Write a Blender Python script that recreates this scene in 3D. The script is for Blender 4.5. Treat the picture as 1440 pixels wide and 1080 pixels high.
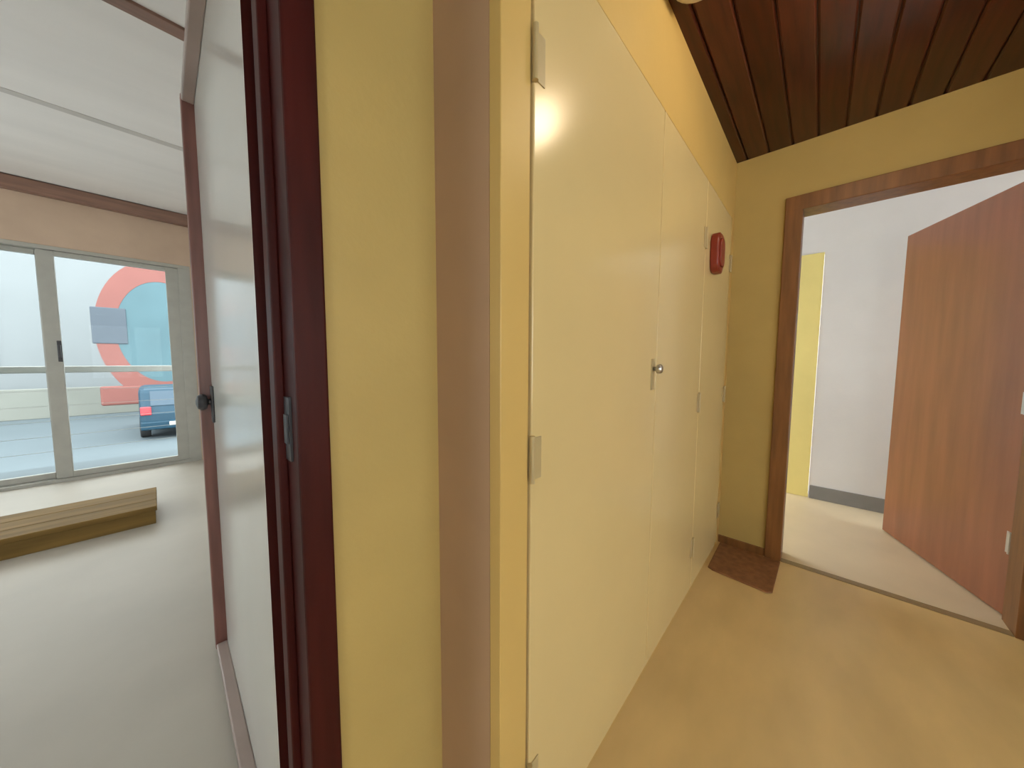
import bpy, bmesh, math, random
from mathutils import Vector, Matrix

for o in list(bpy.data.objects):
    bpy.data.objects.remove(o, do_unlink=True)
scene = bpy.context.scene
COL = scene.collection
random.seed(4)

# ------------------------------------------------------------------ camera
CAM_H, YAW, PITCH, ROLL = 1.195, math.radians(42.81), math.radians(4.18), math.radians(0.21)
F_PX = 466.6
cam = bpy.data.cameras.new('camera')
cam.sensor_fit = 'HORIZONTAL'
cam.sensor_width = 36.0
cam.lens = F_PX / 1440.0 * 36.0
cam.clip_start = 0.02
cam.clip_end = 300
co = bpy.data.objects.new('camera', cam)
COL.objects.link(co)
fw = Vector((math.cos(YAW) * math.cos(PITCH), math.sin(YAW) * math.cos(PITCH), -math.sin(PITCH)))
rt0 = Vector((math.sin(YAW), -math.cos(YAW), 0))
up0 = rt0.cross(fw)
rt = math.cos(ROLL) * rt0 + math.sin(ROLL) * up0
up = -math.sin(ROLL) * rt0 + math.cos(ROLL) * up0
m = Matrix((rt, up, -fw)).transposed().to_4x4()
m.translation = Vector((0, 0, CAM_H))
co.matrix_world = m
scene.camera = co

# ------------------------------------------------------------------ world and exposure
world = bpy.data.worlds.new('sky')
scene.world = world
world.use_nodes = True
bg = world.node_tree.nodes['Background']
bg.inputs['Color'].default_value = (0.94, 0.97, 1.0, 1)
bg.inputs['Strength'].default_value = 6.2
scene.view_settings.view_transform = 'Standard'
scene.view_settings.look = 'None'
scene.view_settings.exposure = 0.0
scene.view_settings.gamma = 1.0
scene.view_settings.use_curve_mapping = False
LAMP_GLOW = 29.0

# ------------------------------------------------------------------ helpers
def srgb(h):
    h = h.lstrip('#')
    c = [int(h[i:i + 2], 16) / 255 for i in (0, 2, 4)]
    return tuple(((x / 12.92) if x <= 0.04045 else ((x + 0.055) / 1.055) ** 2.4) for x in c) + (1,)

def mat(name, col, rough=0.5, var=0.08, scale=6.0, bump=0.02, bscale=60.0, spec=0.5, metal=0.0, stretch=(1, 1, 1), coat=0.0):
    mt = bpy.data.materials.new(name)
    mt.use_nodes = True
    nt = mt.node_tree
    b = nt.nodes['Principled BSDF']
    tc = nt.nodes.new('ShaderNodeTexCoord')
    mp = nt.nodes.new('ShaderNodeMapping')
    mp.inputs['Scale'].default_value = stretch
    nt.links.new(tc.outputs['Object'], mp.inputs['Vector'])
    n = nt.nodes.new('ShaderNodeTexNoise')
    n.inputs['Scale'].default_value = scale
    n.inputs['Detail'].default_value = 5
    nt.links.new(mp.outputs['Vector'], n.inputs['Vector'])
    r = nt.nodes.new('ShaderNodeValToRGB')
    c = srgb(col) if isinstance(col, str) else tuple(col) + (1,)
    r.color_ramp.elements[0].position = 0.3
    r.color_ramp.elements[1].position = 0.7
    r.color_ramp.elements[0].color = tuple(max(0, x * (1 - var)) for x in c[:3]) + (1,)
    r.color_ramp.elements[1].color = tuple(min(1, x * (1 + var)) for x in c[:3]) + (1,)
    nt.links.new(n.outputs['Fac'], r.inputs['Fac'])
    nt.links.new(r.outputs['Color'], b.inputs['Base Color'])
    b.inputs['Roughness'].default_value = rough
    b.inputs['Specular IOR Level'].default_value = spec
    b.inputs['Metallic'].default_value = metal
    if coat:
        b.inputs['Coat Weight'].default_value = coat
        b.inputs['Coat Roughness'].default_value = 0.12
    if bump:
        n2 = nt.nodes.new('ShaderNodeTexNoise')
        n2.inputs['Scale'].default_value = bscale
        nt.links.new(mp.outputs['Vector'], n2.inputs['Vector'])
        bp = nt.nodes.new('ShaderNodeBump')
        bp.inputs['Strength'].default_value = bump
        bp.inputs['Distance'].default_value = 0.01
        nt.links.new(n2.outputs['Fac'], bp.inputs['Height'])
        nt.links.new(bp.outputs['Normal'], b.inputs['Normal'])
    return mt

def glass_mat(name, tint):
    mt = bpy.data.materials.new(name)
    mt.use_nodes = True
    nt = mt.node_tree
    nt.nodes.clear()
    out = nt.nodes.new('ShaderNodeOutputMaterial')
    tr = nt.nodes.new('ShaderNodeBsdfTransparent')
    tr.inputs['Color'].default_value = tint
    gl = nt.nodes.new('ShaderNodeBsdfGlossy')
    gl.inputs['Roughness'].default_value = 0.02
    fr = nt.nodes.new('ShaderNodeFresnel')
    fr.inputs['IOR'].default_value = 1.12
    mx = nt.nodes.new('ShaderNodeMixShader')
    nt.links.new(fr.outputs['Fac'], mx.inputs['Fac'])
    nt.links.new(tr.outputs['BSDF'], mx.inputs[1])
    nt.links.new(gl.outputs['BSDF'], mx.inputs[2])
    nt.links.new(mx.outputs['Shader'], out.inputs['Surface'])
    return mt

def emit_mat(name, col, strength):
    mt = bpy.data.materials.new(name)
    mt.use_nodes = True
    b = mt.node_tree.nodes['Principled BSDF']
    b.inputs['Base Color'].default_value = col
    b.inputs['Emission Color'].default_value = col
    b.inputs['Emission Strength'].default_value = strength
    b.inputs['Roughness'].default_value = 0.3
    return mt

M = {
    'yellow_wall': mat('yellow wall paint', (0.50, 0.358, 0.118), 0.6, 0.06, 3, 0.05, 90),
    'cream': mat('cream closet paint', (0.69, 0.528, 0.255), 0.2, 0.03, 2.5, 0.004, 30),
    'closet_frame': mat('ochre closet frame paint', (0.64, 0.43, 0.14), 0.45, 0.04, 3, 0.02, 50),
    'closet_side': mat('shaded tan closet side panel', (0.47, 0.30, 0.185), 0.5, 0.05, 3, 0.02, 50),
    'hinge_paint': mat('painted hinge', (0.48, 0.37, 0.19), 0.4, 0.05, 20, 0),
    'steel': mat('brushed steel', (0.55, 0.55, 0.56), 0.3, 0.05, 30, 0, metal=1.0),
    'dark_metal': mat('dark bronze metal', (0.03, 0.028, 0.032), 0.35, 0.1, 30, 0),
    'dark_wood': mat('dark red brown varnished wood', (0.048, 0.0075, 0.006), 0.45, 0.3, 5, 0.02, 40, spec=0.15, stretch=(6, 6, 0.6)),
    'door_wood': mat('brown varnished door wood', (0.165, 0.066, 0.052), 0.4, 0.25, 5, 0.02, 40, stretch=(6, 6, 0.6)),
    'casing_wood': mat('brown door casing wood', (0.22, 0.092, 0.028), 0.4, 0.25, 5, 0.02, 40, stretch=(6, 6, 0.6)),
    'leaf_wood': mat('chestnut door veneer', (0.325, 0.118, 0.058), 0.33, 0.16, 3, 0.01, 40, stretch=(5, 5, 0.5), coat=0.25),
    'ceil_wood_a': mat('dark varnished ceiling board', (0.062, 0.0105, 0.004), 0.3, 0.35, 6, 0.02, 40, spec=0.35, stretch=(0.6, 8, 8), coat=0.1),
    'ceil_wood_b': mat('reddish varnished ceiling board', (0.072, 0.018, 0.009), 0.3, 0.35, 6, 0.02, 40, spec=0.35, stretch=(0.6, 8, 8), coat=0.1),
    'ceil_wood_c': mat('darkest varnished ceiling board', (0.05, 0.010, 0.004), 0.3, 0.35, 6, 0.02, 40, spec=0.35, stretch=(0.6, 8, 8), coat=0.1),
    'white_board': mat('white painted ceiling panel', (0.74, 0.70, 0.67), 0.55, 0.05, 2, 0.02, 40, stretch=(0.3, 2, 2)),
    'batten': mat('brown ceiling batten', (0.22, 0.12, 0.085), 0.4, 0.2, 5, 0.02, 40, stretch=(0.5, 6, 6)),
    'grey_batten': mat('grey ceiling joint strip', (0.50, 0.46, 0.43), 0.5, 0.08, 3, 0),
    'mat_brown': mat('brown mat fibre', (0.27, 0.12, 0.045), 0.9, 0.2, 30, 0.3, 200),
    'room_wall': mat('off white room wall paint', (0.58, 0.54, 0.50), 0.7, 0.04, 3, 0.05, 90),
    'head_wall': mat('tan lintel paint', (0.50, 0.36, 0.26), 0.7, 0.08, 3, 0.05, 90),
    'alu': mat('grey aluminium window frame', (0.37, 0.355, 0.315), 0.4, 0.05, 10, 0),
    'pale_floor': mat('pale glossy room floor', (0.455, 0.41, 0.345), 0.45, 0.05, 2.5, 0.01, 20, spec=0.3),
    'hall_floor': mat('beige hall floor', (0.75, 0.54, 0.25), 0.33, 0.10, 2.2, 0.01, 20, stretch=(1, 2.2, 1)),
    'far_floor': mat('pale beige far room floor', (0.74, 0.59, 0.40), 0.4, 0.05, 3, 0.01, 20),
    'threshold': mat('worn brown threshold strip', (0.30, 0.205, 0.10), 0.4, 0.1, 10, 0),
    'grey_base': mat('dark grey skirting', (0.24, 0.225, 0.215), 0.5, 0.05, 10, 0),
    'step_wood': mat('golden brown step wood', (0.20, 0.12, 0.036), 0.65, 0.22, 4, 0.03, 30, spec=0.15, stretch=(0.5, 5, 5)),
    'yellow_door': mat('bright yellow door paint', (0.88, 0.73, 0.27), 0.5, 0.04, 3, 0),
    'red': mat('dark red plastic', (0.24, 0.03, 0.016), 0.35, 0.08, 10, 0),
    'white_plastic': mat('off white plastic', (0.66, 0.62, 0.56), 0.4, 0.03, 10, 0),
    'facade': mat('white facade render', (0.205, 0.222, 0.228), 0.8, 0.04, 0.6, 0),
    'facade_glass': mat('pale blue facade window', (0.16, 0.22, 0.27), 0.3, 0.05, 1, 0),
    'street': mat('pale grey asphalt', (0.082, 0.105, 0.116), 0.8, 0.06, 0.5, 0),
    'garden_wall': mat('pale cream garden wall', (0.20, 0.205, 0.18), 0.8, 0.06, 0.8, 0),
    'sign_red': mat('salmon red sign paint', (0.20, 0.070, 0.058), 0.7, 0.1, 0.6, 0),
    'sign_blue': mat('sky blue sign paint', (0.065, 0.125, 0.145), 0.7, 0.1, 0.6, 0),
    'sign_grey': mat('grey blue sign paint', (0.064, 0.08, 0.10), 0.7, 0.06, 0.6, 0),
    'car_paint': mat('blue car paint', (0.008, 0.040, 0.068), 0.5, 0.06, 1, 0, spec=0.3, coat=0.15),
    'car_glass': mat('car window glass', (0.03, 0.06, 0.09), 0.3, 0.05, 1, 0),
    'tail_light': mat('red tail light lens', (0.45, 0.04, 0.05), 0.2, 0.05, 5, 0),
    'rubber': mat('black tyre rubber', (0.02, 0.02, 0.02), 0.8, 0.1, 10, 0),
    'rail': mat('grey railing metal', (0.27, 0.27, 0.25), 0.5, 0.05, 10, 0),
    'far_wall': mat('light grey far room paint', (0.78, 0.75, 0.74), 0.7, 0.03, 3, 0.05, 90),
    'rail_paint': mat('mauve brown door rail', (0.34, 0.26, 0.23), 0.3, 0.1, 5, 0.01, 40),
    'pane': glass_mat('clear window glass', (0.95, 0.98, 0.97, 1)),
    'panel_gloss': mat('glossy pale door panel', (0.62, 0.60, 0.555), 0.16, 0.03, 2, 0),
    'globe': emit_mat('lit opal lamp glass', (1.0, 0.80, 0.55, 1), LAMP_GLOW),
}

def link(name, bm, material, parent=None, smooth=False, bevel=0.0, seg=2):
    me = bpy.data.meshes.new(name)
    bmesh.ops.recalc_face_normals(bm, faces=bm.faces)
    bm.to_mesh(me)
    bm.free()
    if smooth:
        for p in me.polygons:
            p.use_smooth = True
    me.materials.append(M[material])
    o = bpy.data.objects.new(name, me)
    COL.objects.link(o)
    if parent:
        o.parent = parent
    if bevel:
        md = o.modifiers.new('bevel', 'BEVEL')
        md.width = bevel
        md.segments = seg
        md.limit_method = 'ANGLE'
    return o

def bx(bm, x0, x1, y0, y1, z0, z1):
    vs = [bm.verts.new(p) for p in ((x0, y0, z0), (x1, y0, z0), (x1, y1, z0), (x0, y1, z0),
                                    (x0, y0, z1), (x1, y0, z1), (x1, y1, z1), (x0, y1, z1))]
    for f in ((0, 3, 2, 1), (4, 5, 6, 7), (0, 1, 5, 4), (1, 2, 6, 5), (2, 3, 7, 6), (3, 0, 4, 7)):
        bm.faces.new([vs[i] for i in f])

def box(name, material, x0, x1, y0, y1, z0, z1, parent=None, bevel=0.0):
    bm = bmesh.new()
    bx(bm, x0, x1, y0, y1, z0, z1)
    return link(name, bm, material, parent, bevel=bevel)

def boxes(name, material, lst, parent=None, bevel=0.0):
    bm = bmesh.new()
    for b in lst:
        bx(bm, *b)
    return link(name, bm, material, parent, bevel=bevel)

def lathe(bm, prof, c, n=32, axis='z'):
    rings = []
    for r, h in prof:
        ring = []
        for i in range(n):
            a = 2 * math.pi * i / n
            u, v = r * math.cos(a), r * math.sin(a)
            p = {'z': (u, v, h), 'y': (u, h, v), 'x': (h, u, v)}[axis]
            ring.append(bm.verts.new((c[0] + p[0], c[1] + p[1], c[2] + p[2])))
        rings.append(ring)
    for a, b in zip(rings, rings[1:]):
        for i in range(n):
            bm.faces.new((a[i], a[(i + 1) % n], b[(i + 1) % n], b[i]))
    bm.faces.new(rings[0])
    bm.faces.new(list(reversed(rings[-1])))

def lathe_obj(name, material, prof, c, parent=None, n=32, axis='z'):
    bm = bmesh.new()
    lathe(bm, prof, c, n, axis)
    o = link(name, bm, material, parent, smooth=True)
    return o

def prism(name, material, pts, axis, a, b, parent=None, smooth=False, bevel=0.0):
    """extrude a 2D outline; axis 'y': pts are (x,z); axis 'x': pts are (y,z)"""
    bm = bmesh.new()
    def P(p, t):
        return (p[0], t, p[1]) if axis == 'y' else (t, p[0], p[1])
    A = [bm.verts.new(P(p, a)) for p in pts]
    B = [bm.verts.new(P(p, b)) for p in pts]
    n = len(pts)
    bm.faces.new(A)
    bm.faces.new(list(reversed(B)))
    for i in range(n):
        bm.faces.new((A[i], A[(i + 1) % n], B[(i + 1) % n], B[i]))
    return link(name, bm, material, parent, bevel=bevel)

def tag(o, label, cat=None, group=None, kind=None):
    o['label'] = label
    if cat:
        o['category'] = cat
    if group:
        o['group'] = group
    if kind:
        o['kind'] = kind
    return o

def struct(o, label, cat):
    return tag(o, label, cat, kind='structure')

def empty(name, loc=(0, 0, 0), rz=0.0):
    o = bpy.data.objects.new(name, None)
    o.empty_display_size = 0.1
    COL.objects.link(o)
    o.location = loc
    o.rotation_euler = (0, 0, rz)
    return o

# ------------------------------------------------------------------ main dimensions
XE = 2.495        # end wall
YC = 0.437        # closet front
X0 = 0.440        # closet left corner
YW = 0.640        # yellow wall beside the left doorway
YWB = 0.775       # its back
HC = 2.40         # hall ceiling
HD = 2.03         # end doorway head
YBACK = -0.98     # hall wall behind the camera
XB = -2.7
RX0, RX1, RY1, RH = -3.3, 0.36, 5.30, 2.78      # left room
FX1, FY0, FY1, FH = 3.85, -2.0, 1.45, 2.55      # far room
DX0, DX1, DH = -0.80, 0.155, 2.17               # left doorway

# ------------------------------------------------------------------ structure: hall
struct(box('floor', 'hall_floor', XB - .1, XE + .02, YBACK - .1, YW + .0, -.1, 0), 'glossy beige floor of the hall in front of the closet', 'floor')
hc = box('ceiling', 'ceil_wood_c', XB - .1, XE + .1, YBACK - .1, YW + .1, HC + .012, HC + .1)
struct(hc, 'dark brown varnished board ceiling of the hall', 'ceiling')
bw = 0.105
protos = {}
y = YBACK
i = 0
while y < YW - 0.001:
    key = ['ceil_wood_a', 'ceil_wood_b', 'ceil_wood_c'][(i * 7 + i // 3) % 3]
    if key not in protos:
        o = prism('ceiling_board', key, [(0.0015, HC + .012), (0.0015, HC + .006), (0.008, HC), (bw - .008, HC), (bw - .0015, HC + .006), (bw - .0015, HC + .012)], 'x', XB - .1, XE + .02, hc)
        protos[key] = o
    else:
        o = protos[key].copy()
        COL.objects.link(o)
    o.location = (0, y, 0)
    y += bw
    i += 1

struct(boxes('wall_left', 'yellow_wall', [(XB, DX0, YW, YWB, 0, HC), (DX1 + .04, XE + .1, YW, YWB, 0, HC), (DX0, DX1 + .04, YW, YWB, DH + .03, HC)]),
       'mustard yellow hall wall between the dark door frame and the closet', 'wall')
struct(boxes('wall_end', 'yellow_wall', [(XE, XE + .125, .155, YW, 0, HC), (XE, XE + .125, YBACK, -.725, 0, HC), (XE, XE + .125, -.725, .155, HD + .045, HC)]),
       'mustard yellow end wall of the hall around the open doorway', 'wall')
GY = -3.9   # wall of the added window, open sitting area behind the camera
struct(boxes('wall_right', 'yellow_wall', [(1.95, XE + .125, YBACK - .1, YBACK, 0, HC)]), 'yellow hall wall opposite the closet', 'wall')
struct(box('floor', 'hall_floor', XB - .1, 1.95 + .1, GY - .1, YBACK - .1, -.1, 0), 'beige floor of the open space behind the camera', 'floor')
struct(box('ceiling', 'room_wall', XB - .1, 1.95 + .1, GY - .1, YBACK - .1, HC + .012, HC + .1), 'white ceiling of the open space behind the camera', 'ceiling')
struct(box('wall_right_side', 'yellow_wall', 1.95, 2.05, GY, YBACK - .1, 0, HC), 'yellow side wall of the open space behind the camera', 'wall')
struct(boxes('wall_near', 'yellow_wall', [(XB, XB + .3, GY - .1, GY, 0, HC), (1.65, 1.95, GY - .1, GY, 0, HC), (XB + .3, 1.65, GY - .1, GY, 0, .6), (XB + .3, 1.65, GY - .1, GY, 2.15, HC)]), 'yellow wall behind the camera around the added window', 'wall')
w4 = empty('added_window_4', (.075, GY - .05, .35))  # unseen window, added to flood the closet front with even daylight
struct(w4, 'unseen wide window added behind the camera to light the hall', 'window')
_n = 4
_w = (1.65 - (XB + .3)) / _n
for _k in range(_n):
    _a = XB + .3 + _k * _w
    _o = boxes('sash', 'alu', [(_a, _a + .05, GY - .07, GY - .03, .6, 2.15), (_a + _w - .05, _a + _w, GY - .07, GY - .03, .6, 2.15), (_a + .05, _a + _w - .05, GY - .07, GY - .03, .6, .65), (_a + .05, _a + _w - .05, GY - .07, GY - .03, 2.1, 2.15)], bevel=.003)
    _o.parent = w4
    _o.matrix_parent_inverse = Matrix.Translation(w4.location).inverted()
    box('pane', 'pane', _a + .045, _a + _w - .045, GY - .052, GY - .048, .645, 2.105, _o)
struct(boxes('wall_back', 'yellow_wall', [(XB - .1, XB, GY - .1, -2.6, 0, HC), (XB - .1, XB, -1.4, YWB, 0, HC), (XB - .1, XB, -2.6, -1.4, 0, .5), (XB - .1, XB, -2.6, -1.4, 2.2, HC)]), 'yellow hall wall at the near end', 'wall')
w6 = empty('added_window_6', (XB - .05, -2.0, .5))  # added out of view for more light on end wall and floor
struct(w6, 'unseen window added at the near end to light the hall', 'window')
for _k in range(1):
    _a = -2.6 + 1.2 * _k
    _o = boxes('sash', 'alu', [(XB - .07, XB - .03, _a, _a + .05, .5, 2.2), (XB - .07, XB - .03, _a + 1.15, _a + 1.2, .5, 2.2), (XB - .07, XB - .03, _a + .05, _a + 1.15, .5, .55), (XB - .07, XB - .03, _a + .05, _a + 1.15, 2.15, 2.2)], bevel=.003)
    _o.parent = w6
    _o.matrix_parent_inverse = Matrix.Translation(w6.location).inverted()
    box('pane', 'pane', XB - .052, XB - .048, _a + .045, _a + 1.155, .545, 2.155, _o)

# baseboard strip in the closet corner
struct(box('baseboard_end', 'casing_wood', XE - .012, XE, .192, YC - .002, 0, .045), 'low brown skirting between closet and door casing', 'baseboard')

# left doorway lining and casing
fr = empty('trim_1', (DX1, YW, 0))
struct(fr, 'dark red brown varnished frame of the left doorway', 'door frame')
def sub(o, p):
    o.parent = p
    o.matrix_parent_inverse = Matrix.Translation(p.location).inverted()
    return o
sub(box('casing', 'dark_wood', DX1, .205, YW - .018, YW + .004, 0, DH + .075, bevel=.004), fr)
sub(box('casing', 'dark_wood', DX0 - .05, DX0, YW - .018, YW + .004, 0, DH + .075, bevel=.004), fr)
sub(box('casing', 'dark_wood', DX0 - .05, .205, YW - .019, YW + .004, DH, DH + .08, bevel=.004), fr)
sub(box('jamb', 'dark_wood', DX1, DX1 + .04, YW, YWB, 0, DH + .03), fr)
sub(box('jamb', 'dark_wood', DX0 - .0, DX0 + .02, YW, YWB, 0, DH + .03), fr)
sub(box('head_lining', 'dark_wood', DX0, DX1, YW, YWB, DH, DH + .03), fr)
sub(box('door_stop', 'dark_wood', DX1 - .014, DX1 + .001, YW + .052, YW + .088, 0, DH, bevel=.003), fr)
sub(boxes('strike_plate', 'dark_metal', [(DX1 - .004, DX1 + .0008, YW + .012, YW + .042, 1.02, 1.13), (DX1 - .007, DX1 - .003, YW + .018, YW + .036, 1.05, 1.10)]), fr)

# end doorway lining and casing
fe = empty('trim_2', (XE, .15, 0))
struct(fe, 'brown wooden casing around the doorway in the yellow end wall', 'door frame')
J0, J1 = .112, -.682
sub(box('casing', 'casing_wood', XE - .018, XE + .004, J0, J0 + .078, 0, HD + .08, bevel=.004), fe)
sub(box('casing', 'casing_wood', XE - .018, XE + .004, J1 - .078, J1, 0, HD + .08, bevel=.004), fe)
sub(box('casing', 'casing_wood', XE - .0185, XE + .004, J1 - .078, J0 + .078, HD, HD + .08, bevel=.004), fe)
sub(box('jamb', 'casing_wood', XE, XE + .13, J0, J0 + .045, 0, HD + .045), fe)
sub(box('jamb', 'casing_wood', XE, XE + .13, J1 - .045, J1, 0, HD + .045), fe)
sub(box('head_lining', 'casing_wood', XE, XE + .13, J1, J0, HD, HD + .045), fe)
sub(box('threshold_strip', 'threshold', XE - .012, XE + .03, J1, J0, -.002, .005, bevel=.002), fe)

# ------------------------------------------------------------------ structure: far room
struct(box('floor', 'far_floor', XE + .02, FX1 + .1, FY0 - .1, FY1 + .1, -.1, -.0005), 'pale beige floor of the room beyond the end doorway', 'floor')
struct(box('ceiling', 'far_wall', XE + .125, FX1 + .1, FY0 - .1, FY1 + .1, FH, FH + .1), 'white ceiling of the room beyond the end doorway', 'ceiling')
struct(boxes('wall_far', 'far_wall', [(FX1, FX1 + .1, FY0, .018, 0, FH), (FX1, FX1 + .1, .83, FY1, 0, FH), (FX1, FX1 + .1, .018, .83, 2.1, FH)]),
       'light grey white wall seen through the end doorway', 'wall')
struct(boxes('wall_far_side', 'far_wall', [(XE + .1, XE + .22, FY1, FY1 + .1, 0, FH), (FX1 - .08, FX1 + .1, FY1, FY1 + .1, 0, FH),
        (XE + .22, FX1 - .08, FY1, FY1 + .1, 0, .15), (XE + .22, FX1 - .08, FY1, FY1 + .1, 2.4, FH)]), 'white side wall of the far room beside the yellow door', 'wall')
w5 = empty('added_window_5', ((XE + FX1) / 2, FY1 + .05, .15))  # unseen, added to brighten the open leaf and the far wall
struct(w5, 'unseen tall window added to light the far room', 'window')
sub(boxes('window_frame', 'alu', [(XE + .22, XE + .27, FY1 + .03, FY1 + .07, .15, 2.4), (FX1 - .13, FX1 - .08, FY1 + .03, FY1 + .07, .15, 2.4),
        (XE + .27, FX1 - .13, FY1 + .03, FY1 + .07, .15, .2), (XE + .27, FX1 - .13, FY1 + .03, FY1 + .07, 2.35, 2.4)]), w5)
sub(box('pane', 'pane', XE + .265, FX1 - .125, FY1 + .048, FY1 + .052, .195, 2.355), w5)
struct(boxes('wall_far_window', 'far_wall', [(XE + .1, XE + .26, FY0 - .12, FY0, 0, FH), (FX1 - .1, FX1 + .1, FY0 - .12, FY0, 0, FH),
        (XE + .26, FX1 - .1, FY0 - .12, FY0, 0, .75), (XE + .26, FX1 - .1, FY0 - .12, FY0, 2.25, FH)]), 'white far room wall around the added window', 'wall')
struct(boxes('wall_far_near', 'far_wall', [(XE + .126, XE + .14, FY0, -.73, 0, FH), (XE + .126, XE + .14, .16, FY1, 0, FH), (XE + .126, XE + .14, -.73, .16, HD + .05, FH)]),
       'white back of the hall end wall inside the far room', 'wall')
struct(box('baseboard_far', 'grey_base', FX1 - .014, FX1, FY0, .010, 0, .115, bevel=.003), 'dark grey skirting along the light far wall', 'baseboard')
w2 = empty('added_window_2', ((XE + FX1) / 2, FY0 - .06, .75))  # out of view, put in as daylight for the far room
struct(w2, 'unseen window added to light the far room', 'window')
wx0, wx1 = XE + .26, FX1 - .1
sub(boxes('window_frame', 'alu', [(wx0, wx0 + .05, FY0 - .09, FY0 - .04, .75, 2.25), (wx1 - .05, wx1, FY0 - .09, FY0 - .04, .75, 2.25),
        (wx0, wx1, FY0 - .09, FY0 - .04, .75, .8), (wx0, wx1, FY0 - .09, FY0 - .04, 2.2, 2.25), ((wx0 + wx1) / 2 - .03, (wx0 + wx1) / 2 + .03, FY0 - .09, FY0 - .04, .8, 2.2)]), w2)
sub(box('pane', 'pane', wx0 + .05, (wx0 + wx1) / 2 - .03, FY0 - .068, FY0 - .064, .8, 2.2), w2)
sub(box('pane', 'pane', (wx0 + wx1) / 2 + .03, wx1 - .05, FY0 - .068, FY0 - .064, .8, 2.2), w2)

# yellow door in the far wall
d3 = empty('door_3', (FX1, .42, 0))
struct(d3, 'bright yellow door in the light wall beyond the end doorway', 'door')
sub(box('door_leaf', 'yellow_door', FX1 - .006, FX1 + .05, .019, .829, .002, 2.098), d3)
sub(box('door_lining', 'far_wall', FX1 + .051, FX1 + .1, .019, .829, 0, 2.099), d3)
hb = bmesh.new()
lathe(hb, [(.006, -.045), (.006, 0)], (FX1 + .004, .76, 1.0), 12, 'x')
bx(hb, FX1 - .05, FX1 - .038, .66, .77, .992, 1.008)
sub(link('door_handle', hb, 'steel'), d3)

# chestnut door leaf standing open into the far room
ang = math.atan2(.31, .807)
d2 = empty('door_2', (XE + .145, -.693, .008), ang)
struct(d2, 'chestnut brown flush door standing open into the far room', 'door')
box('door_leaf', 'leaf_wood', .004, .865, -.040, 0, 0, 2.015, d2, bevel=.003)
def lever(parent, x, z, sgn, material='steel'):
    b = bmesh.new()
    y0 = 0 if sgn > 0 else -.04
    bx(b, x - .022, x + .022, min(y0, y0 + sgn * .007), max(y0, y0 + sgn * .007), z - .11, z + .11)
    lathe(b, [(.009, 0), (.009, sgn * .05)], (x, y0, z + .03), 14, 'y')
    bx(b, x - .12, x + .012, min(y0 + sgn * .042, y0 + sgn * .056), max(y0 + sgn * .042, y0 + sgn * .056), z + .021, z + .039)
    return link('door_handle', b, material, parent, bevel=.003)
lever(d2, .80, 1.0, -1)
for z in (.35, 1.0, 1.75):
    b = bmesh.new()
    lathe(b, [(.009, z - .05), (.009, z + .05)], (0, .006, 0), 14, 'z')
    bx(b, .0, .03, -.0005, .002, z - .05, z + .05)
    link('hinge', b, 'steel', d2)

# ------------------------------------------------------------------ structure: left room
struct(box('floor', 'pale_floor', RX0 - .1, RX1 + .1, YW, RY1 + .2, -.1, -.0005), 'pale glossy floor of the room left of the hall', 'floor')
lc = box('ceiling', 'batten', RX0 - .1, RX1 + .1, YWB, RY1 + .2, RH + .02, RH + .1)
struct(lc, 'white panelled ceiling of the left room with brown battens', 'ceiling')
for a, b in ((YWB, 1.08), (1.13, 2.335), (2.395, 3.61), (3.66, 5.22)):
    box('ceiling_panel', 'white_board', RX0, RX1, a, b, RH, RH + .02, lc, bevel=.004)
box('joint_strip', 'grey_batten', RX0, RX1, 3.605, 3.665, RH - .004, RH + .012, lc, bevel=.003)
for a, b in ((1.07, 1.14), (2.325, 2.405)):
    box('batten', 'batten', RX0, RX1, a, b, RH - .014, RH + .012, lc, bevel=.004)
struct(box('wall_room_right', 'room_wall', RX1, RX1 + .1, YWB, RY1 + .2, 0, RH), 'off white wall hidden behind the open glazed door', 'wall')
struct(boxes('wall_room_left', 'room_wall', [(RX0 - .1, RX0, YWB, 1.6, 0, RH), (RX0 - .1, RX0, 4.6, RY1 + .2, 0, RH), (RX0 - .1, RX0, 1.6, 4.6, 0, .3), (RX0 - .1, RX0, 1.6, 4.6, 2.3, RH)]), 'off white wall on the far left of the left room', 'wall')
w3 = empty('added_window_3', (RX0 - .05, 3.1, .3))  # unseen extra glazing, added to brighten the left room
struct(w3, 'unseen side window added to light the left room', 'window')
for _k in range(3):
    _a = 1.6 + _k
    _o = boxes('sash', 'alu', [(RX0 - .07, RX0 - .03, _a, _a + .05, .3, 2.3), (RX0 - .07, RX0 - .03, _a + .95, _a + 1, .3, 2.3), (RX0 - .07, RX0 - .03, _a + .05, _a + .95, .3, .35), (RX0 - .07, RX0 - .03, _a + .05, _a + .95, 2.25, 2.3)], bevel=.003)
    _o.parent = w3
    _o.matrix_parent_inverse = Matrix.Translation(w3.location).inverted()
    box('pane', 'pane', RX0 - .052, RX0 - .048, _a + .045, _a + .955, .345, 2.255, _o)
struct(boxes('wall_room_near', 'room_wall', [(RX0, DX0, YWB, YWB + .012, 0, RH), (DX1 + .045, RX1, YWB, YWB + .012, 0, RH), (DX0, DX1 + .045, YWB, YWB + .012, DH + .04, RH)]),
       'off white back of the hall wall inside the left room', 'wall')
struct(boxes('wall_window', 'head_wall', [(RX0, RX1, RY1, RY1 + .2, 2.235, RH), (RX0, -3.02, RY1, RY1 + .2, 0, 2.235), (.335, RX1, RY1, RY1 + .2, 0, 2.235)]),
       'tan lintel above the sliding glass doors', 'wall')
tr3 = box('trim_3', 'batten', RX0, RX1, RY1 - .07, RY1, RH - .115, RH, bevel=.006)
struct(tr3, 'brown wooden cornice above the sliding glass doors', 'cornice')

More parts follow.
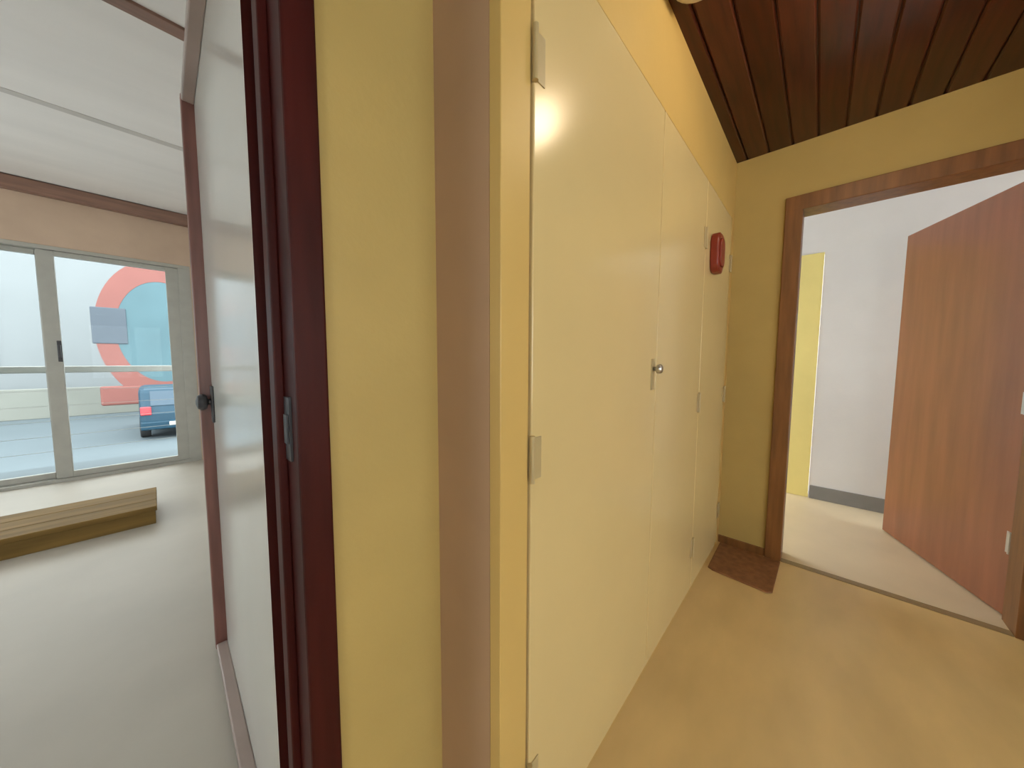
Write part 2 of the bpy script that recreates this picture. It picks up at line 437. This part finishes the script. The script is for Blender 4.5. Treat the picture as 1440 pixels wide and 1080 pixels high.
# sliding glass doors
w1 = empty('window_1', (-1.3, RY1 + .08, 0))
struct(w1, 'grey aluminium sliding glass doors to the balcony', 'window')
sub(boxes('window_frame', 'alu', [(-3.02, .335, RY1 + .01, RY1 + .14, 2.2, 2.236), (-3.02, .335, RY1 + .01, RY1 + .14, -.004, .03),
        (.235, .336, RY1 + .01, RY1 + .14, .03, 2.2), (-3.021, -2.96, RY1 + .01, RY1 + .14, .03, 2.2)], bevel=.003), w1)
def sash(x0, x1, yy, handle=None):
    st, z0, z1 = .098, .032, 2.198
    s = sub(boxes('sash', 'alu', [(x0, x0 + st, yy, yy + .04, z0, z1), (x1 - st, x1, yy, yy + .04, z0, z1),
            (x0 + st, x1 - st, yy, yy + .04, z0, z0 + .055), (x0 + st, x1 - st, yy, yy + .04, z1 - .045, z1)], bevel=.003), w1)
    box('pane', 'pane', x0 + st - .005, x1 - st + .005, yy + .017, yy + .022, z0 + .05, z1 - .04, s)
    if handle:
        boxes('sash_handle', 'dark_metal', [(handle - .014, handle + .014, yy - .008, yy, 1.16, 1.36), (handle - .009, handle + .009, yy - .035, yy - .008, 1.20, 1.32)], s, bevel=.003)
sash(-.685, .237, RY1 + .03, -.60)
sash(-1.53, -.60, RY1 + .085)
sash(-2.32, -1.44, RY1 + .03, -2.24)
sash(-2.965, -2.23, RY1 + .085)

# door of the left room, opened square to the hall wall
d1 = empty('door_1', (.136, YWB + .008, .012), math.radians(-.85))
struct(d1, 'open pale glossy door with a dark brown latch strip in the left doorway', 'door')
DL, Dz = .965, 2.14     # length along Y, height
box('door_leaf', 'panel_gloss', 0, .032, 0, DL, 0, Dz, d1, bevel=.002)
box('latch_strip', 'door_wood', -.036, .034, DL - .012, DL + .03, 0, Dz, d1, bevel=.006)
box('top_rail', 'rail_paint', -.034, 0, .06, DL - .012, Dz - .03, Dz, d1, bevel=.004)
box('bottom_rail', 'rail_paint', -.034, 0, .06, DL - .012, 0, .028, d1, bevel=.004)
box('hinge_edge', 'dark_wood', .0005, .0315, -.002, .004, 0, Dz, d1)
hb = bmesh.new()
bx(hb, -.008, 0, DL - .075, DL - .035, .94, 1.08)
lathe(hb, [(.010, -.006), (.010, -.016), (.026, -.020), (.031, -.032), (.025, -.045), (.008, -.050)], (0, DL - .055, 1.02), 18, 'x')
link('door_handle', hb, 'dark_metal', d1, bevel=.003)

# ------------------------------------------------------------------ closet
cl = empty('built_in_closet', (X0, YC, 0))
tag(cl, 'long cream built-in closet with flat doors along the hall wall', 'closet')
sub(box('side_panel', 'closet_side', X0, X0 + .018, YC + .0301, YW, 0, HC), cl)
sub(box('frame_stile', 'closet_frame', X0, .522, YC, YC + .03, 0, HC, bevel=.002), cl)
sub(box('frame_stile', 'closet_frame', 2.415, XE, YC, YC + .03, 0, HC), cl)
sub(box('top_rail', 'closet_frame', .522, 2.415, YC, YC + .03, 2.055, HC), cl)
sub(box('plinth', 'cream', .522, 2.415, YC + .004, YC + .03, 0, .03), cl)
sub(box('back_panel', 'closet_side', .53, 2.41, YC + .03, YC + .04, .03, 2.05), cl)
doors = [(.527, 1.232, 'l'), (1.238, 1.83, 'r'), (1.836, 2.411, 'r')]
for k, (a, b, h) in enumerate(doors):
    d = sub(box('closet_door', 'cream', a, b, YC - .004, YC + .016, .034, 2.048, bevel=.003), cl)
    hx = a if h == 'l' else b
    for z in (.24, .987, 1.78):
        hm = bmesh.new()
        lathe(hm, [(.006, z - .05), (.006, z + .05)], (hx - .001 if h == 'l' else hx + .001, YC - .008, 0), 12, 'z')
        s = 1 if h == 'l' else -1
        bx(hm, min(hx, hx + s * .032), max(hx, hx + s * .032), YC - .0062, YC - .0038, z - .045, z + .045)
        o = link('hinge', hm, 'hinge_paint', d)
        o.matrix_parent_inverse = Matrix.Translation(cl.location).inverted()
        o.matrix_parent_inverse = Matrix.Identity(4)
    lx = b - .035 if h == 'l' else a + .035
    if k < 2:
        if k == 0:
            hm = bmesh.new()
            bx(hm, lx - .014, lx + .014, YC - .0075, YC - .0035, 1.09, 1.20)
            link('lock_plate', hm, 'hinge_paint', d, bevel=.002)
            hm = bmesh.new()
            lathe(hm, [(.007, 0), (.007, -.012), (.015, -.018), (.017, -.026), (.012, -.033), (.004, -.035)], (lx, YC - .004, 1.165), 20, 'y')
            link('knob', hm, 'steel', d, smooth=True)

# red box on the closet front
rb = empty('red_box', (1.975, YC - .0045, 1.735))
tag(rb, 'small dark red rounded box fixed high on the closet by the corner', 'wall box')
pts = []
for i in range(24):
    a = 2 * math.pi * i / 24
    ca, sa = math.cos(a), math.sin(a)
    pts.append((.062 * math.copysign(abs(ca) ** .6, ca), .098 * math.copysign(abs(sa) ** .6, sa)))
prism('housing', 'red', pts, 'y', -.040, 0, rb, bevel=.008)
prism('cover', 'red', [(p[0] * .7, p[1] * .7) for p in pts], 'y', -.047, -.038, rb, bevel=.003)

# small mat in the corner between closet and casing
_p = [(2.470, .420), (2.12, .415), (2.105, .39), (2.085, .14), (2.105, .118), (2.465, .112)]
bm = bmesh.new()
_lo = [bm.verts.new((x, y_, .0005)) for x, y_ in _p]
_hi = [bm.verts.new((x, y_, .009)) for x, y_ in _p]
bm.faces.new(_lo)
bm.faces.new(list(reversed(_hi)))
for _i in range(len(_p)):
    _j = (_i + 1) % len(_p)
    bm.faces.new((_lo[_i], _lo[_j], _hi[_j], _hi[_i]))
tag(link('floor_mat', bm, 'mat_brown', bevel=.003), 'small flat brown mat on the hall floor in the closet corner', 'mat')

# ------------------------------------------------------------------ ceiling fittings
lp = empty('ceiling_lamp', (1.28, -.17, HC))
tag(lp, 'round opal ceiling lamp lighting the hall', 'lamp')
lathe_obj('lamp_base', 'white_plastic', [(.07, 0), (.075, -.01), (.07, -.03), (.05, -.035)], (0, 0, 0), lp)
gb = [(.05, -.03)] + [(.085 * math.sin(t), -.105 + .085 * math.cos(t)) for t in [math.radians(d) for d in range(40, 180, 14)]] + [(.004, -.19)]
lathe_obj('lamp_globe', 'globe', gb, (0, 0, 0), lp)

sd = empty('ceiling_fitting', (1.215, .333, HC))
tag(sd, 'small round off-white fitting on the dark ceiling above the closet', 'ceiling fitting')
lathe_obj('base', 'white_plastic', [(.085, 0), (.085, -.012), (.08, -.018)], (0, 0, 0), sd)
lathe_obj('cap', 'white_plastic', [(.068, -.016), (.066, -.03), (.052, -.04), (.02, -.043)], (0, 0, 0), sd)

# ------------------------------------------------------------------ wooden step
stp = empty('wooden_step', (-1.3, 3.47, 0))
tag(stp, 'long low golden brown wooden step on the pale floor before the glass doors', 'wooden step')
SX0, SX1 = -1.25, 1.265
for k in range(3):
    box('plank', 'step_wood', SX0, SX1, .005 + k * .175, .005 + k * .175 + .170, .095, .13, stp, bevel=.004)
box('front_board', 'step_wood', SX0 + .01, SX1 - .01, .012, .035, 0, .094, stp, bevel=.002)
box('back_board', 'step_wood', SX0 + .01, SX1 - .01, .490, .513, 0, .094, stp, bevel=.002)
box('end_board', 'step_wood', SX1 - .034, SX1 - .010, .036, .489, 0, .094, stp, bevel=.002)
box('end_board', 'step_wood', SX0 + .010, SX0 + .034, .036, .489, 0, .094, stp, bevel=.002)

# ------------------------------------------------------------------ outside
struct(box('balcony_floor', 'street', -4.2, 1.4, RY1 + .2, 6.35, -.25, -.03), 'pale balcony slab outside the glass doors', 'balcony')
rl = empty('balcony_railing', (-1.4, 6.25, -.03))
tag(rl, 'grey metal balcony railing with thin cables outside the glass doors', 'railing')
sub(box('top_rail', 'rail', -4.2, 1.4, 6.21, 6.29, 1.03, 1.105, bevel=.01), rl)
for k in range(5):
    sub(box('cable', 'rail', -4.2, 1.4, 6.248, 6.252, .15 + k * .17, .154 + k * .17), rl)
for xa in (-4.19, -2.33, .47 + .06, 1.38):
    sub(box('post', 'rail', xa - .012, xa + .012, 6.235, 6.265, -.03, 1.03), rl)

struct(box('street', 'street', -60, 60, 6.4, 60, -1.4, -1.2), 'pale grey street below the balcony', 'street')
tag(box('garden_wall', 'garden_wall', -30, 30, 22.5, 22.8, -1.2, -.02, bevel=.02), 'low pale cream wall across the street', 'wall')

bd = empty('white_building', (-3, 25, -1.2))
tag(bd, 'white rendered building across the street behind the low wall', 'building')
sub(box('wall', 'facade', -30, 22, 25, 33, -1.2, 9), bd)
sub(box('cornice', 'facade', -30.2, 22.2, 24.8, 33.2, 9, 9.4), bd)
for xa in (-14, -9.2, -5.9, 5.5, 10):
    w = sub(box('window', 'facade', xa - .1, xa + 1.5, 24.93, 25.02, .7, 4.3), bd)
    o = box('pane', 'facade_glass', xa, xa + 1.4, 24.92, 24.95, .8, 4.2, w)

# round sign across the street
SY = 20.0
sg = empty('oval_sign', (.25, SY, -1.2))
tag(sg, 'big oval red ring sign with blue centre and grey bar across the street', 'sign')
CX, CZ, RO, RI = .35, 2.27, 1.0, .71
SX_, SZ_ = 1.80, 2.87      # the sign is a tall oval
def ringarc(a0, a1, ro, ri, n=28):
    o = [(CX + SX_ * ro * math.cos(a0 + (a1 - a0) * i / n), CZ + SZ_ * ro * math.sin(a0 + (a1 - a0) * i / n)) for i in range(n + 1)]
    q = [(CX + SX_ * ri * math.cos(a0 + (a1 - a0) * i / n), CZ + SZ_ * ri * math.sin(a0 + (a1 - a0) * i / n)) for i in range(n, -1, -1)]
    return o + q
R = math.radians
sub(prism('ring_segment', 'sign_red', ringarc(R(8), R(166), RO, RI), 'y', SY, SY + .1), sg)
sub(prism('ring_segment', 'sign_red', ringarc(R(190), R(350), RO, RI), 'y', SY, SY + .1), sg)
sub(prism('disc', 'sign_blue', [(CX + SX_ * RI * math.cos(2 * math.pi * i / 48), CZ + SZ_ * RI * math.sin(2 * math.pi * i / 48)) for i in range(48)], 'y', SY + .01, SY + .09), sg)
sub(box('bar', 'sign_grey', CX - 1.86, CX - .98, SY - .03, SY + .12, CZ - .52, CZ + .85, bevel=.03), sg)
sub(box('base_block', 'sign_red', CX - 1.78, CX - .55, SY - .02, SY + .11, -.63, .12, bevel=.1), sg)
sub(box('post', 'rail', CX - .12, CX + .12, SY + .1, SY + .3, -1.2, CZ), sg)

# blue car seen from behind
car = empty('blue_car', (.50, 14.3, -1.2))
tag(car, 'blue parked car with red tail light seen past the railing', 'car')
side = [(0, .28), (.02, .75), (.10, .95), (.35, 1.48), (.9, 1.56), (1.9, 1.53), (2.5, 1.05), (3.6, .92), (3.85, .70), (3.9, .30)]
prism('body', 'car_paint', [(p[0], p[1]) for p in side], 'x', -.85, .85, car, bevel=.12)
prism('rear_window', 'car_glass', [(.13, 1.0), (.33, 1.40), (.315, 1.42), (.10, 1.0)], 'x', -.62, .62, car)
for s in (-1, 1):
    box('side_window', 'car_glass', s * .85 - .006, s * .85 + .006, .75, 2.1, 1.02, 1.42, car, bevel=.004)
    box('tail_light', 'tail_light', s * .72 - .11, s * .72 + .11, -.015, .10, .74, .98, car, bevel=.02)
    for yy in (.75, 3.1):
        lathe_obj('wheel', 'rubber', [(.18, -.11), (.30, -.11), (.32, -.08), (.32, .08), (.30, .11), (.18, .11)], (s * .76, yy, .32), car, axis='x')
box('bumper', 'car_paint', -.84, .84, -.06, .12, .30, .55, car, bevel=.04)
box('number_plate', 'white_plastic', -.26, .26, -.072, -.060, .40, .51, car)
